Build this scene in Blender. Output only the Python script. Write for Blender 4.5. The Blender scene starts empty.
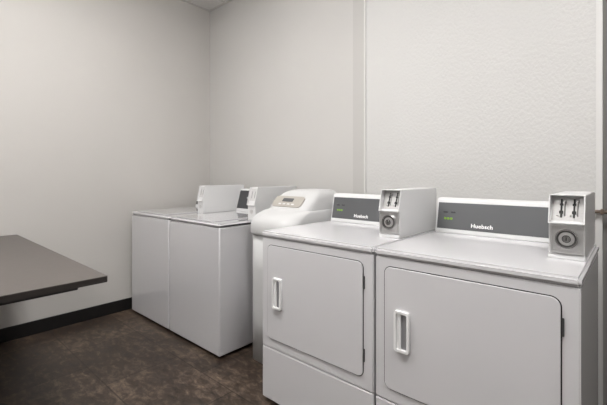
import bpy, bmesh, math
from mathutils import Vector, Matrix
S = bpy.context.scene
COL = S.collection

# ---------------------------------------------------------------- materials
def srgb(c):
    return tuple(((v/255)/12.92 if v/255 <= .04045 else ((v/255+.055)/1.055)**2.4) for v in c)+(1,)
def mat(name, rgb, rough=.5, metal=0, noise=0, nscale=20, bump=0, bscale=100, bdist=.01, coat=0, stretch=None, emit=0):
    m = bpy.data.materials.new(name); m.use_nodes = True
    nt = m.node_tree; b = nt.nodes['Principled BSDF']
    c = srgb(rgb)
    b.inputs['Base Color'].default_value = c
    b.inputs['Roughness'].default_value = rough
    b.inputs['Metallic'].default_value = metal
    b.inputs['Coat Weight'].default_value = coat
    tc = nt.nodes.new('ShaderNodeTexCoord')
    mp = nt.nodes.new('ShaderNodeMapping')
    nt.links.new(tc.outputs['Object'], mp.inputs['Vector'])
    if stretch: mp.inputs['Scale'].default_value = stretch
    if noise:
        n = nt.nodes.new('ShaderNodeTexNoise'); n.inputs['Scale'].default_value = nscale
        n.inputs['Detail'].default_value = 6
        nt.links.new(mp.outputs[0], n.inputs['Vector'])
        r = nt.nodes.new('ShaderNodeValToRGB')
        r.color_ramp.elements[0].position = .3; r.color_ramp.elements[1].position = .7
        r.color_ramp.elements[0].color = tuple(v*(1-noise) for v in c[:3])+(1,)
        r.color_ramp.elements[1].color = tuple(min(1, v*(1+noise)) for v in c[:3])+(1,)
        nt.links.new(n.outputs['Fac'], r.inputs[0]); nt.links.new(r.outputs[0], b.inputs['Base Color'])
    if bump:
        n = nt.nodes.new('ShaderNodeTexNoise'); n.inputs['Scale'].default_value = bscale
        n.inputs['Detail'].default_value = 3
        nt.links.new(mp.outputs[0], n.inputs['Vector'])
        bp = nt.nodes.new('ShaderNodeBump'); bp.inputs['Strength'].default_value = bump
        bp.inputs['Distance'].default_value = bdist
        nt.links.new(n.outputs['Fac'], bp.inputs['Height']); nt.links.new(bp.outputs[0], b.inputs['Normal'])
    if emit:
        b.inputs['Emission Color'].default_value = c
        b.inputs['Emission Strength'].default_value = emit
    return m

M_wallL = mat('painted_wall_warm', (193, 190, 186), .7, noise=.01, nscale=3, bump=.05, bscale=120)
M_wallB = mat('painted_wall_smooth', (193, 191, 188), .7, noise=.01, nscale=3, bump=.05, bscale=120)
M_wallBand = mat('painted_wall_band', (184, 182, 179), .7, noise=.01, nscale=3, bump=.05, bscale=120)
M_wallT = mat('painted_wall_textured', (201, 200, 198), .6, noise=.005, nscale=5, bump=.6, bscale=75, bdist=.006, stretch=(1, 1, .7))
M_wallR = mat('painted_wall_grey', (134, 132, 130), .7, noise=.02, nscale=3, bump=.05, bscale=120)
M_trim = mat('white_trim_paint', (212, 211, 209), .5, noise=.01)
M_base = mat('black_rubber_base', (18, 17, 17), .45, noise=.1)
M_ceil = mat('ceiling_tile', (226, 225, 223), .9, noise=.04, nscale=90, bump=.2, bscale=160)
M_grid = mat('ceiling_grid_metal', (205, 203, 200), .5, noise=.01)
M_emit = mat('lit_diffuser', (255, 253, 251), .5, emit=23.5, noise=0)
M_white = mat('white_enamel', (210, 209, 211), .24, noise=.006, nscale=4, coat=.5)
M_whiteW = mat('white_enamel_washer', (203, 202, 204), .16, noise=.006, nscale=4, coat=.9)
M_plast = mat('white_plastic', (213, 213, 213), .4, noise=.008, nscale=6)
M_rim = mat('bright_white_plastic', (232, 232, 232), .35, noise=.005, nscale=6)
M_soft = mat('softener_plastic', (197, 197, 197), .42, noise=.008, nscale=6)
M_plast2 = mat('light_grey_plastic', (196, 195, 194), .4, noise=.01, nscale=6)
M_seam = mat('grey_seam', (95, 95, 97), .5, noise=.01, nscale=6)
M_recess = mat('painted_shade_plastic', (140, 140, 142), .5, noise=.01, nscale=6)  # white pull's recess floor, its shade painted in as darker grey
M_beige = mat('beige_panel', (170, 165, 157), .4, noise=.01, nscale=6)
M_dark = mat('dark_gap', (24, 24, 25), .6, noise=.05)
M_face = mat('grey_control_overlay', (84, 85, 87), .4, noise=.02, nscale=5)
M_face2 = mat('dark_control_overlay', (60, 61, 63), .35, noise=.02, nscale=5)
M_green = mat('green_indicator', (118, 158, 52), .4, emit=.2)
M_text = mat('white_print', (245, 245, 245), .5, noise=.005)
M_metal = mat('brushed_steel', (200, 199, 198), .28, metal=.75, noise=.05, nscale=60, stretch=(1, 1, 12))
M_chrome = mat('chrome', (225, 225, 225), .12, metal=1, noise=.02, nscale=60)
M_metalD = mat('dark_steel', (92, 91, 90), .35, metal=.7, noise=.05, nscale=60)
M_hinge = mat('hinge_grey', (85, 85, 86), .4, metal=.5, noise=.03)
M_black = mat('black_plastic', (14, 14, 14), .35, noise=.05)
M_table = mat('dark_laminate', (86, 80, 77), .42, noise=.05, nscale=60)
M_edge = mat('dark_edge_band', (54, 50, 48), .4, noise=.05)
M_rail = mat('black_steel_rail', (36, 34, 34), .4, noise=.05)
M_pipe = mat('brown_pipe', (98, 84, 72), .4, noise=.08)

def floor_mat():
    m = bpy.data.materials.new('slate_floor_tile'); m.use_nodes = True
    nt = m.node_tree; b = nt.nodes['Principled BSDF']; L = nt.links.new
    tc = nt.nodes.new('ShaderNodeTexCoord'); mp = nt.nodes.new('ShaderNodeMapping')
    L(tc.outputs['Object'], mp.inputs['Vector']); mp.inputs['Location'].default_value = (.20, .05, 0)
    br = nt.nodes.new('ShaderNodeTexBrick'); L(mp.outputs[0], br.inputs['Vector'])
    br.inputs['Scale'].default_value = 1; br.inputs['Brick Width'].default_value = .61
    br.inputs['Row Height'].default_value = .457; br.inputs['Mortar Size'].default_value = .004
    br.inputs['Mortar Smooth'].default_value = .15; br.offset = .5
    br.inputs['Color1'].default_value = (.74, .73, .72, 1); br.inputs['Color2'].default_value = (1.18, 1.15, 1.12, 1)
    br.inputs['Mortar'].default_value = (.45, .45, .45, 1)
    mp2 = nt.nodes.new('ShaderNodeMapping'); L(tc.outputs['Object'], mp2.inputs['Vector'])
    mp2.inputs['Scale'].default_value = (.7, 1.2, 1)
    def noise(s, d, r, dist):
        n = nt.nodes.new('ShaderNodeTexNoise'); L(mp2.outputs[0], n.inputs['Vector'])
        n.inputs['Scale'].default_value = s; n.inputs['Detail'].default_value = d; n.inputs['Roughness'].default_value = r
        n.inputs['Distortion'].default_value = dist; return n
    n = noise(4, 4, .6, .3); n2 = noise(20, 8, .72, .5)
    ad = nt.nodes.new('ShaderNodeMix'); ad.data_type = 'FLOAT'; ad.inputs[0].default_value = .66
    L(n.outputs['Fac'], ad.inputs[2]); L(n2.outputs['Fac'], ad.inputs[3])
    r = nt.nodes.new('ShaderNodeValToRGB'); e = r.color_ramp.elements
    e[0].position = .38; e[0].color = srgb((42, 34, 29)); e[1].position = .66; e[1].color = srgb((124, 108, 94))
    k = e.new(.5); k.color = srgb((70, 59, 51))
    L(ad.outputs[0], r.inputs[0])
    mx = nt.nodes.new('ShaderNodeMix'); mx.data_type = 'RGBA'; mx.blend_type = 'MULTIPLY'; mx.inputs[0].default_value = 1
    L(r.outputs[0], mx.inputs[6]); L(br.outputs['Color'], mx.inputs[7]); L(mx.outputs[2], b.inputs['Base Color'])
    mr = nt.nodes.new('ShaderNodeMapRange'); L(ad.outputs[0], mr.inputs[0])
    mr.inputs[1].default_value = .4; mr.inputs[2].default_value = .6
    mr.inputs[3].default_value = .32; mr.inputs[4].default_value = .45; L(mr.outputs[0], b.inputs['Roughness'])
    b.inputs['Specular IOR Level'].default_value = .4
    bp = nt.nodes.new('ShaderNodeBump'); bp.inputs['Strength'].default_value = .25; bp.inputs['Distance'].default_value = .004
    L(ad.outputs[0], bp.inputs['Height']); L(bp.outputs[0], b.inputs['Normal'])
    return m
M_floor = floor_mat()

# ---------------------------------------------------------------- mesh builder
class B:
    def __init__(s): s.bm = bmesh.new()
    def _merge(s, t):
        me = bpy.data.meshes.new('t'); t.to_mesh(me); t.free(); s.bm.from_mesh(me); bpy.data.meshes.remove(me)
    def _bev(s, t, w, seg):
        if w > 0:
            bmesh.ops.bevel(t, geom=t.edges[:], offset=w, segments=seg, affect='EDGES', clamp_overlap=True)
    def box(s, x0, x1, y0, y1, z0, z1, bev=0, seg=3):
        t = bmesh.new(); bmesh.ops.create_cube(t, size=1)
        for v in t.verts:
            v.co = Vector((x0 if v.co.x < 0 else x1, y0 if v.co.y < 0 else y1, z0 if v.co.z < 0 else z1))
        s._bev(t, bev, seg); s._merge(t); return s
    def prism(s, prof, a0, a1, axis='x', bev=0, seg=2, mtx=None):
        """prof: list of 2D; axis x -> (y,z); y -> (x,z); z -> (x,y)"""
        t = bmesh.new()
        def P(u, v, a):
            return {'x': (a, u, v), 'y': (u, a, v), 'z': (u, v, a)}[axis]
        A = [t.verts.new(P(u, v, a0)) for u, v in prof]; C = [t.verts.new(P(u, v, a1)) for u, v in prof]
        n = len(prof)
        t.faces.new(A); t.faces.new(C[::-1])
        for i in range(n): t.faces.new((A[i], A[(i+1) % n], C[(i+1) % n], C[i]))
        bmesh.ops.recalc_face_normals(t, faces=t.faces[:])
        s._bev(t, bev, seg)
        if mtx: t.transform(mtx)
        s._merge(t); return s
    def cyl(s, c, r, h, axis='z', n=32, r2=None, bev=0):
        t = bmesh.new()
        bmesh.ops.create_cone(t, cap_ends=True, segments=n, radius1=r, radius2=r if r2 is None else r2, depth=h)
        if bev: bmesh.ops.bevel(t, geom=[e for e in t.edges if any(len(f.verts) > 4 for f in e.link_faces)], offset=bev, segments=2, affect='EDGES')
        if axis == 'y': t.transform(Matrix.Rotation(math.pi/2, 4, 'X'))
        if axis == 'x': t.transform(Matrix.Rotation(math.pi/2, 4, 'Y'))
        t.transform(Matrix.Translation(Vector(c))); s._merge(t); return s
    def ring(s, outer, inner, a0, a1, axis='y'):
        """frame between two equal-length loops"""
        t = bmesh.new()
        def P(p, a): return {'x': (a, p[0], p[1]), 'y': (p[0], a, p[1]), 'z': (p[0], p[1], a)}[axis]
        L = [[t.verts.new(P(p, a)) for p in lp] for lp, a in ((outer, a1), (outer, a0), (inner, a0), (inner, a1))]
        n = len(outer)
        for k in range(4):
            U, V = L[k], L[(k+1) % 4]
            for i in range(n): t.faces.new((U[i], U[(i+1) % n], V[(i+1) % n], V[i]))
        bmesh.ops.recalc_face_normals(t, faces=t.faces[:])
        s._merge(t); return s
    def out(s, name, m, parent=None, wn=True, label=None, kind=None):
        me = bpy.data.meshes.new(name); s.bm.to_mesh(me); s.bm.free()
        for p in me.polygons: p.use_smooth = True
        me.set_sharp_from_angle(angle=math.radians(42))
        o = bpy.data.objects.new(name, me); COL.objects.link(o); me.materials.append(m)
        if wn:
            w = o.modifiers.new('wn', 'WEIGHTED_NORMAL'); w.keep_sharp = True
        if parent: o.parent = parent
        if label: o['label'] = label
        if kind: o['kind'] = kind
        return o
def rrect(x0, x1, z0, z1, r, n=6):
    pts = []
    for cx, cz, a in ((x1-r, z0+r, -90), (x1-r, z1-r, 0), (x0+r, z1-r, 90), (x0+r, z0+r, 180)):
        for i in range(n+1):
            t = math.radians(a+90*i/n); pts.append((cx+r*math.cos(t), cz+r*math.sin(t)))
    return pts
def empty(name, loc, label, cat, group=None):
    e = bpy.data.objects.new(name, None); COL.objects.link(e); e.location = loc; e.empty_display_size = .1
    e['label'] = label; e['category'] = cat
    if group: e['group'] = group
    return e
def text(name, s, size, loc, rot, m, parent, bold=.0):
    c = bpy.data.curves.new(name, 'FONT'); c.body = s; c.size = size; c.extrude = .0006; c.offset = bold
    c.resolution_u = 6; c.space_character = 1.06
    c.align_x = 'CENTER'; c.align_y = 'CENTER'
    o = bpy.data.objects.new(name, c); COL.objects.link(o)
    dg = bpy.context.evaluated_depsgraph_get(); me = bpy.data.meshes.new_from_object(o.evaluated_get(dg))
    bpy.data.objects.remove(o)
    me.transform(Matrix.Translation(Vector(loc)) @ rot.to_4x4())
    me.materials.clear(); me.materials.append(m)
    o = bpy.data.objects.new(name, me); COL.objects.link(o); o.parent = parent
    return o

# ---------------------------------------------------------------- room
XL, XR, YB, YF, H = -3.5, 1.9, 2.378, -2.6, 3.05
def struct(name, m, *a, bev=0):
    return B().box(*a, bev=bev).out(name, m, wn=False, kind='structure')
struct('floor', M_floor, XL-.1, XR+.1, YF-.1, YB+.1, -.1, 0)
struct('wall_left', M_wallL, XL-.1, XL, YF-.1, YB+.1, 0, H+.1)
struct('wall_back', M_wallB, XL, -1.495, YB, YB+.1, 0, H+.1)
struct('wall_back_textured', M_wallT, -1.495, -.133, YB-.006, YB+.1, 0, H+.1)
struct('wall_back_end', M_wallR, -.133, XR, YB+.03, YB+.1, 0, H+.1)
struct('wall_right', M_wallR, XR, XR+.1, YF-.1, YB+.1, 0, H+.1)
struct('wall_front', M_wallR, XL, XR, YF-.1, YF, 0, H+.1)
struct('trim_1', M_trim, -1.503, -1.490, YB-.016, YB+.01, 0, H)
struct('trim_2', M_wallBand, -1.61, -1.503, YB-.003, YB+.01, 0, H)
struct('trim_3', M_trim, -.145, -.120, YB-.018, YB+.035, 0, H)
struct('baseboard_left', M_base, XL, XL+.012, YF, YB, 0, .105, bev=.003)
struct('baseboard_back', M_base, XL+.012, -1.62, YB-.012, YB, 0, .105, bev=.003)
struct('ceiling', M_ceil, XL-.1, XR+.1, YF-.1, YB+.1, H+.0, H+.1)
g = B()
x = XL+.3
while x < XR: g.box(x-.012, x+.012, YF, YB, H-.006, H+.004); x += .61
y = YB-.28
while y > YF: g.box(XL, XR, y-.012, y+.012, H-.0065, H+.0035); y -= .61
g.box(XL, XL+.022, YF, YB, H-.007, H+.003).box(XL, XR, YB-.022, YB, H-.007, H+.003)
g.out('trim_4', M_grid, wn=False, kind='structure')

def troffer(cx, cy):
    e = empty('ceiling_light', (cx, cy, H), 'rectangular wraparound lit diffuser mounted on suspended ceiling', 'ceiling light', 'ceiling light fixtures')
    B().ring(rrect(-.6, .6, -.3, .3, .005), rrect(-.57, .57, -.27, .27, .005), -.02, -.007, 'z').out('frame', M_grid, e, wn=False)
    B().box(-.565, .565, -.265, .265, -.11, -.008, .015).out('diffuser', M_emit, e, wn=False)
for cx, cy in ((-1.9, .60), (.30, .60), (-1.55, -1.5)): troffer(cx, cy)

# wall pipe
p = empty('wall_pipe', (0, YB-.04, 1.06), 'thin brown horizontal pipe clipped along wall beside dryer', 'pipe')
B().cyl((.36, 0, 0), .009, 1.08, 'x', 20).out('pipe_tube', M_pipe, p, wn=False)
for xx in (-.12, .3, .8):
    B().box(xx-.008, xx+.008, -.013, .07 if xx > 0 else .03, -.013, .013, .003).out('pipe_clip', M_pipe, p)

# ---------------------------------------------------------------- coin meter
def coin_meter(par, x0, x1, y0, y1, h):
    w = x1-x0; zt = h+.232
    sl = (.034)/(zt-.012-(h+.135))     # slant of upper front
    def ys(z): return y0+.024+(z-(h+.135))*sl
    b = B()
    b.prism([(y0+.010, h), (y0+.010, h+.130), (y0+.024, h+.135), (ys(zt-.004), zt-.004), (ys(zt)+.002, zt), (y1, zt), (y1, h)], x0, x1, 'x', bev=.0025)
    for a, c in ((x0-.0008, x0+.003), (x1-.003, x1+.0008)):
        b.prism([(y0-.004, h+.130), (y0+.022, zt+.0008), (y0+.075, zt+.0008), (y0+.03, h+.130)], a, c, 'x')
    b.box(x0, x1, y0+.022, y0+.08, zt-.002, zt+.001, .0008)
    b.box(x0-.0005, x1+.0005, y0-.004, y0+.03, h+.128, h+.132, .001)
    b.box(x0-.002, x1+.002, y0+.002, y0+.03, h, h+.018, .002)
    hs = b.out('coin_meter', M_plast, par, label='white coin meter box with steel face and lock')
    m = .012
    B().prism([(ys(h+.138)-.001, h+.138), (ys(zt-.008)-.001, zt-.008), (ys(zt-.008)+.002, zt-.008), (ys(h+.138)+.002, h+.138)], x0+m*.5, x1-m*.5, 'x').out('chute_plate', M_metal, hs)
    ang = math.atan(sl)
    for f in (.33, .69):
        cx = x0+w*f; zc = h+.182
        mt = Matrix.Translation((cx, ys(zc)-.001, zc)) @ Matrix.Rotation(-ang, 4, 'X')
        q = B()
        q.prism(rrect(-.003, .003, -.036, .036, .002, 3), -.003, .0, 'y', mtx=mt)
        q.prism(rrect(-.0065, .0065, -.022, -.010, .003, 3), -.004, .0, 'y', mtx=mt)
        q.prism(rrect(-.0055, .0055, .010, .018, .002, 3), -.0035, .0, 'y', mtx=mt)
        q.out('coin_slot', M_black, hs)
        q = B().cyl((.0105, -.005, .026), .0045, .012, 'y', 20, bev=.001); q.box(.0085, .0125, -.004, 0, -.030, .020, .001)
        q.cyl((-.010, -.003, -.030), .003, .006, 'y', 14); q.bm.transform(mt)
        q.out('coin_slide', M_chrome, hs)
    q = B().ring(rrect(x0+.004, x1-.004, h+.022, h+.126, .004), rrect(x0+.010, x1-.010, h+.028, h+.120, .004), y0-.003, y0+.011, 'y')
    q.box(x0+.006, x1-.006, y0+.004, y0+.011, h+.024, h+.124)
    for sx in (x0+.016, x1-.016):
        for sz in (h+.034, h+.114): q.cyl((sx, y0+.003, sz), .003, .004, 'y', 12)
    q.out('lock_plate', M_metal, hs)
    cx, cz = (x0+x1)/2+.002, h+.076
    t = math.pi
    circ = lambda r, n=40: [(cx+r*math.cos(2*t*i/n), cz+r*math.sin(2*t*i/n)) for i in range(n)]
    B().ring(circ(.035), circ(.030), y0-.010, y0+.005, 'y').out('lock_ring', M_chrome, hs)
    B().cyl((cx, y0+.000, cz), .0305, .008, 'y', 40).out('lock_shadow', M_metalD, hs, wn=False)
    B().cyl((cx, y0-.005, cz), .024, .010, 'y', 40, bev=.004).out('lock_disc', M_metal, hs)
    B().ring(circ(.0135), circ(.0105), y0-.012, y0-.009, 'y').out('lock_collar', M_metalD, hs)
    B().cyl((cx, y0-.010, cz), .010, .006, 'y', 28, bev=.001).out('lock_core', M_chrome, hs)
    B().box(cx-.0015, cx+.0015, y0-.0145, y0-.011, cz-.006, cz+.006).out('keyhole', M_black, hs)
    return hs

def washer_meter(par, x0, x1, y0, y1, h):
    zt = h+.235; w = x1-x0
    b = B().prism([(y0, h), (y0-.002, h+.105), (y0+.004, h+.115), (y0+.034, zt), (y1+.035, zt), (y1+.03, zt-.01), (y1-.015, h)], x0, x1, 'x', bev=.002)
    for a, c in ((x0-.0008, x0+.003), (x1-.003, x1+.0008)):
        b.prism([(y0-.012, h+.105), (y0+.020, zt+.0008), (y0+.08, zt+.0008), (y0+.03, h+.105)], a, c, 'x')
    b.box(x0-.0005, x1+.0005, y0-.012, y0+.02, h+.102, h+.106, .001)
    hs = b.out('coin_meter', M_plast, par, label='plain white wedge fronted coin meter box')
    sl = .030/(zt-h-.115)
    zc = h+.178; yc = y0+.004+(zc-h-.115)*sl
    mt = Matrix.Translation((x0+w/2, yc, zc)) @ Matrix.Rotation(-math.atan(sl), 4, 'X')
    B().prism(rrect(-w*.40, w*.40, -.044, .046, .003, 3), -.0015, .002, 'y', mtx=mt).out('chute_plate', M_plast2, hs)
    for f in (-.18, .18):
        B().prism(rrect(w*f-.0015, w*f+.0015, -.026, .026, .0014, 3), -.0025, .0, 'y', mtx=mt).out('coin_slot', M_seam, hs)
    B().cyl((x0+w/2, y0-.001, h+.055), .016, .006, 'y', 36, bev=.001).out('lock', M_metal, hs)
    return hs

# ---------------------------------------------------------------- dryer
def dryer(x, y, label):
    W, D, h = .700, .711, .935
    e = empty('clothes_dryer', (x, y, 0), label, 'dryer', 'coin operated dryers')
    b = B().box(0.001, W-.001, .012, D, .025, h-.032, .004)
    b.box(.0, W, .0, .03, .3105, h-.034, .004)
    b.out('cabinet', M_white, e)
    B().box(.012, W-.012, .014, D-.01, .02, h-.026).out('seam_filler', M_dark, e, wn=False)
    B().box(.0, W, .0, .03, .028, .307, .004).out('lower_panel', M_white, e)
    b = B().box(-.002, W+.002, -.006, D, h-.031, h, .009, 4); b.out('top_panel', M_white, e)
    for fx in (.05, W-.05):
        for fy in (.06, D-.06):
            B().cyl((fx, fy, .0115), .02, .023, bev=.002).out('foot', M_black, e, wn=False)
    # door
    dx0, dx1, dz0, dz1 = .045, .650, .363, .863
    d = B().prism(rrect(dx0, dx1, dz0, dz1, .028, 8), -.005, .004, 'y', bev=0)
    d = d.out('door', M_white, e, label='flat white dryer door with rounded corners')
    bm = bmesh.new(); bm.from_mesh(d.data)
    ed = [k for k in bm.edges if all(abs(v.co.y+.005) < 1e-5 for v in k.verts)]
    bmesh.ops.bevel(bm, geom=ed, offset=.0015, segments=2, affect='EDGES'); bm.to_mesh(d.data); bm.free()
    for p_ in d.data.polygons: p_.use_smooth = True
    B().prism(rrect(dx0-.0035, dx1+.0035, dz0-.0035, dz1+.0035, .0315, 8), -.001, .004, 'y').out('door_gasket', M_dark, d, wn=False)
    hx0, hx1, hz0, hz1 = .094, .158, .534, .696
    q = B().ring(rrect(hx0, hx1, hz0, hz1, .010, 5), rrect(hx0+.009, hx1-.009, hz0+.010, hz1-.010, .006, 5), -.019, -.003, 'y')
    q.prism([(hx0+.007, -.010), (hx0+.026, -.016), (hx0+.029, -.014), (hx0+.027, -.0058), (hx0+.007, -.0058)], hz0+.008, hz1-.008, 'z')
    q.out('handle', M_rim, d, wn=False, label='white recessed pull handle')
    B().prism(rrect(hx0+.006, hx1-.006, hz0+.007, hz1-.007, .004, 3), -.0062, -.004, 'y').out('handle_recess', M_recess, d, wn=False)
    for hz in (.46, .775):
        B().box(dx1+.003, dx1+.009, -.006, .003, hz-.028, hz+.028, .001).out('hinge', M_hinge, d)
    # console
    c0, c1 = .012, W-.128
    yb, yt = D-.105, D-.072
    c = B().prism([(yb-.008, h), (yb-.006, h+.01), (yt-.004, h+.172), (yt+.006, h+.182), (D-.012, h+.182), (D-.004, h+.174), (D-.004, h)], c0, c1, 'x', bev=.003)
    c = c.out('console', M_plast, e, label='white control console with grey overlay')
    def yf(z): return yb-.006+(z-.01)*((yt-.004)-(yb-.006))/.162
    z0, z1 = .022, .158
    B().prism([(yf(z0)-.0015, h+z0), (yf(z1)-.0015, h+z1), (yf(z1)+.003, h+z1), (yf(z0)+.003, h+z0)], c0+.009, c1-.006, 'x').out('control_face', M_face, c, wn=False)
    ang = math.pi/2 - math.atan2(yf(1)-yf(0), 1)
    R = Matrix.Rotation(ang, 3, 'X')
    z = .046
    text('lettering', 'Huebsch', .028, ((c0+c1)/2-.045, yf(z)-.0035, h+z), R, M_text, c, bold=.0006)
    z = .075
    for i in range(3): B().prism(rrect(-.006, .006, -.0055, .0055, .001, 2), -.0006, .0006, 'y', mtx=Matrix.Translation((c0+.05+i*.016, yf(z)-.0022, h+z))).out('indicator_light', M_green, c, wn=False)
    for i in range(2): B().prism(rrect(-.012, .012, -.004, .004, .002, 2), -.0006, .0006, 'y', mtx=Matrix.Translation((c0+.05+i*.04, yf(.108)-.0022, h+.108))).out('status_display', M_face2, c, wn=False)
    coin_meter(e, W-.120, W-.012, .255, D-.004, h)
    return e
dryer(-1.532, 1.379, 'white front loading coin dryer beside the water softener')
dryer(-.820, 1.379, 'white front loading coin dryer at the open end of the row')

# ---------------------------------------------------------------- washer
def washer(x, y, label):
    W, D, h = .660, .711, .914
    e = empty('washing_machine', (x, y, 0), label, 'washing machine', 'top loading coin washers')
    B().box(0, W, .0, D, .02, h-.0295, .007, 3).out('cabinet', M_whiteW, e)
    B().box(.010, W-.010, .010, D-.01, .3, h-.020).out('seam_filler', M_seam, e, wn=False)
    B().box(-.002, W+.002, -.004, D, h-.026, h, .012, 5).out('top_panel', M_whiteW, e)
    for fx in (.05, W-.05):
        for fy in (.06, D-.06):
            B().cyl((fx, fy, .0105), .02, .021, bev=.002).out('foot', M_black, e, wn=False)
    B().prism(rrect(.058, W-.118, .023, .5025, .025, 6), h-.001, h+.0012, 'z').out('lid_gap', M_seam, e, wn=False)
    l = B().prism(rrect(.06, W-.12, .025, .50, .022, 6), h, h+.006, 'z', bev=0).out('lid', M_whiteW, e)
    c0, c1 = .002, W-.095
    yb, yt = D-.060, D-.005
    c = B().prism([(yb, h), (yb+.004, h+.012), (yt, h+.19), (yt+.01, h+.2), (D+.045, h+.2), (D+.05, h+.19), (D-.01, h)], c0, c1, 'x', bev=.003)
    c = c.out('console', M_plast, e, label='white console with dark overlay leaning back')
    def yf(z): return yb+.004+(z-.012)*(yt-yb-.004)/.178
    z0, z1 = .025, .185
    B().prism([(yf(z0)-.0015, h+z0), (yf(z1)-.0015, h+z1), (yf(z1)+.003, h+z1), (yf(z0)+.003, h+z0)], c0+.006, c1-.006, 'x').out('control_face', M_face2, c, wn=False)
    for i in range(4): B().prism(rrect(-.02, .02, -.009, .009, .003, 2), -.0012, .0008, 'y', mtx=Matrix.Translation((c0+.14+i*.07, yf(.12)-.0022, h+.12))).out('selector_button', M_plast2, c, wn=False)
    washer_meter(e, W-.086, W+.0, .318, D+.02, h+.0)
washer(-3.408, 1.4825, 'white top loading coin washer beside the corner wall')
washer(-2.735, 1.4825, 'white top loading coin washer next to the water softener')

# ---------------------------------------------------------------- water softener
e = empty('water_softener', (-1.992, 1.640, 0), 'white rounded plastic water softener cabinet standing between washer and dryer', 'water softener')
SW, SD = .425, .56
def section(x0, x1, y0, y1, rf, rb, z, n=9):
    pts = []
    for cx, cy, a, r in ((x1-rf, y0+rf, -90, rf), (x1-rb, y1-rb, 0, rb), (x0+rb, y1-rb, 90, rb), (x0+rf, y0+rf, 180, rf)):
        for i in range(n+1):
            t = math.radians(a+90*i/n); pts.append((cx+r*math.cos(t), cy+r*math.sin(t), z))
    return pts
def loft(name, secs, m, par, sub=0, label=None):
    bm = bmesh.new(); rows = [[bm.verts.new(p_) for p_ in s_] for s_ in secs]
    for a, c in zip(rows, rows[1:]):
        n = len(a)
        for i in range(n): bm.faces.new((a[i], a[(i+1) % n], c[(i+1) % n], c[i]))
    bm.faces.new(rows[0][::-1]); bm.faces.new(rows[-1])
    bmesh.ops.recalc_face_normals(bm, faces=bm.faces[:])
    me = bpy.data.meshes.new(name); bm.to_mesh(me); bm.free()
    for p_ in me.polygons: p_.use_smooth = True
    me.materials.append(m); o = bpy.data.objects.new(name, me); COL.objects.link(o); o.parent = par
    if sub:
        s_ = o.modifiers.new('s', 'SUBSURF'); s_.levels = sub; s_.render_levels = sub
    if label: o['label'] = label
    return o
loft('cabinet', [section(.004, SW-.004, .006, SD, .10, .03, z) for z in (0, .3, .6, .855)], M_soft, e)
cap = []
for z, yf_, ix, r in ((.840, .008, .006, .10), (.843, -.010, -.004, .11), (.860, -.016, -.007, .12), (.905, -.016, -.007, .12), (.935, -.008, -.005, .12), (.960, .010, .002, .12),
                      (.980, .042, .008, .12), (.995, .088, .014, .11), (1.006, .140, .024, .10), (1.010, .19, .045, .08)):
    cap.append(section(ix, SW-ix*.7, yf_, SD, r, .03, z))
cp = loft('lid', cap, M_soft, e, sub=1, label='gently sloping white salt lid')
hood = []
for z, yf_, ix, r in ((.972, .135, .020, .08), (1.000, .150, .022, .08), (1.014, .163, .025, .08), (1.045, .193, .030, .08), (1.075, .223, .038, .08), (1.100, .250, .050, .08), (1.117, .276, .066, .08), (1.129, .306, .088, .075), (1.136, .345, .115, .06), (1.138, .39, .15, .04)):
    hood.append(section(ix, SW-ix*.75, yf_, SD-.01, r, .03, z))
hd = loft('control_hood', hood, M_soft, e, sub=1, label='raised rounded hood carrying the control panel')
sl = math.atan2(.060, .060)
mt = Matrix.Translation((SW/2-.004, .204, 1.057)) @ Matrix.Rotation(-sl, 4, 'X')
B().prism(rrect(-.136, .136, -.047, .047, .026, 7), -.005, .014, 'y', mtx=mt).out('control_panel', M_beige, hd)
B().prism(rrect(-.055, .045, -.004, .026, .004, 3), -.007, .0, 'y', mtx=mt).out('display', M_face, hd)
for i in range(4): B().prism(rrect(-.012, .012, -.005, .005, .003, 3), -.007, 0, 'y', mtx=mt @ Matrix.Translation((-.06+i*.04, 0, -.026))).out('button', M_plast, hd)

# ---------------------------------------------------------------- table
ty0, ty1, tx0, tx1, tz = -.10, .661, -3.495, -1.761, .790
t = empty('folding_counter_table', (-2.63, .28, 0), 'dark grey laminate topped pedestal table with end against wall', 'table')
o = B().box(tx0+2.63, tx1+2.63, ty0-.28, ty1-.28, tz-.002, tz, .0008, 2).out('laminate_surface', M_table, t)
B().box(tx0+2.63+.001, tx1+2.63-.001, ty0-.28+.001, ty1-.28-.001, tz-.028, tz-.002, .002, 2).out('tabletop', M_edge, t)
b = B()
b.box(.785, .825, -.30, .275, tz-.048, tz-.028, .002)
b.box(-.82, -.78, -.30, .275, tz-.048, tz-.028, .002)
b.box(-.82, .825, -.02, .02, tz-.047, tz-.028, .002)
b.out('support_rail', M_rail, t)
for px in (.22, -.45):
    q = B().cyl((px, -.05, .375), .035, .72, 'z', 28).cyl((px, -.05, .012), .22, .024, 'z', 48, bev=.006).cyl((px, -.05, .035), .07, .03, 'z', 32, r2=.04)
    q.cyl((px, -.05, .74), .10, .02, 'z', 32)
    q.out('pedestal_leg', M_rail, t, wn=False)

# ---------------------------------------------------------------- world, camera
w = bpy.data.worlds.new('world'); S.world = w; w.use_nodes = True
w.node_tree.nodes['Background'].inputs[0].default_value = (.8, .8, .8, 1)
w.node_tree.nodes['Background'].inputs[1].default_value = .3
S.view_settings.view_transform = 'Standard'
cam = bpy.data.cameras.new('camera'); co = bpy.data.objects.new('camera', cam); COL.objects.link(co)
co.location = (0, 0, 1.241); co.rotation_euler = (math.pi/2, 0, math.radians(41.7))
cam.sensor_width = 36; cam.lens = 372/607*36; cam.shift_y = -27.5/607; cam.clip_start = .02
S.camera = co
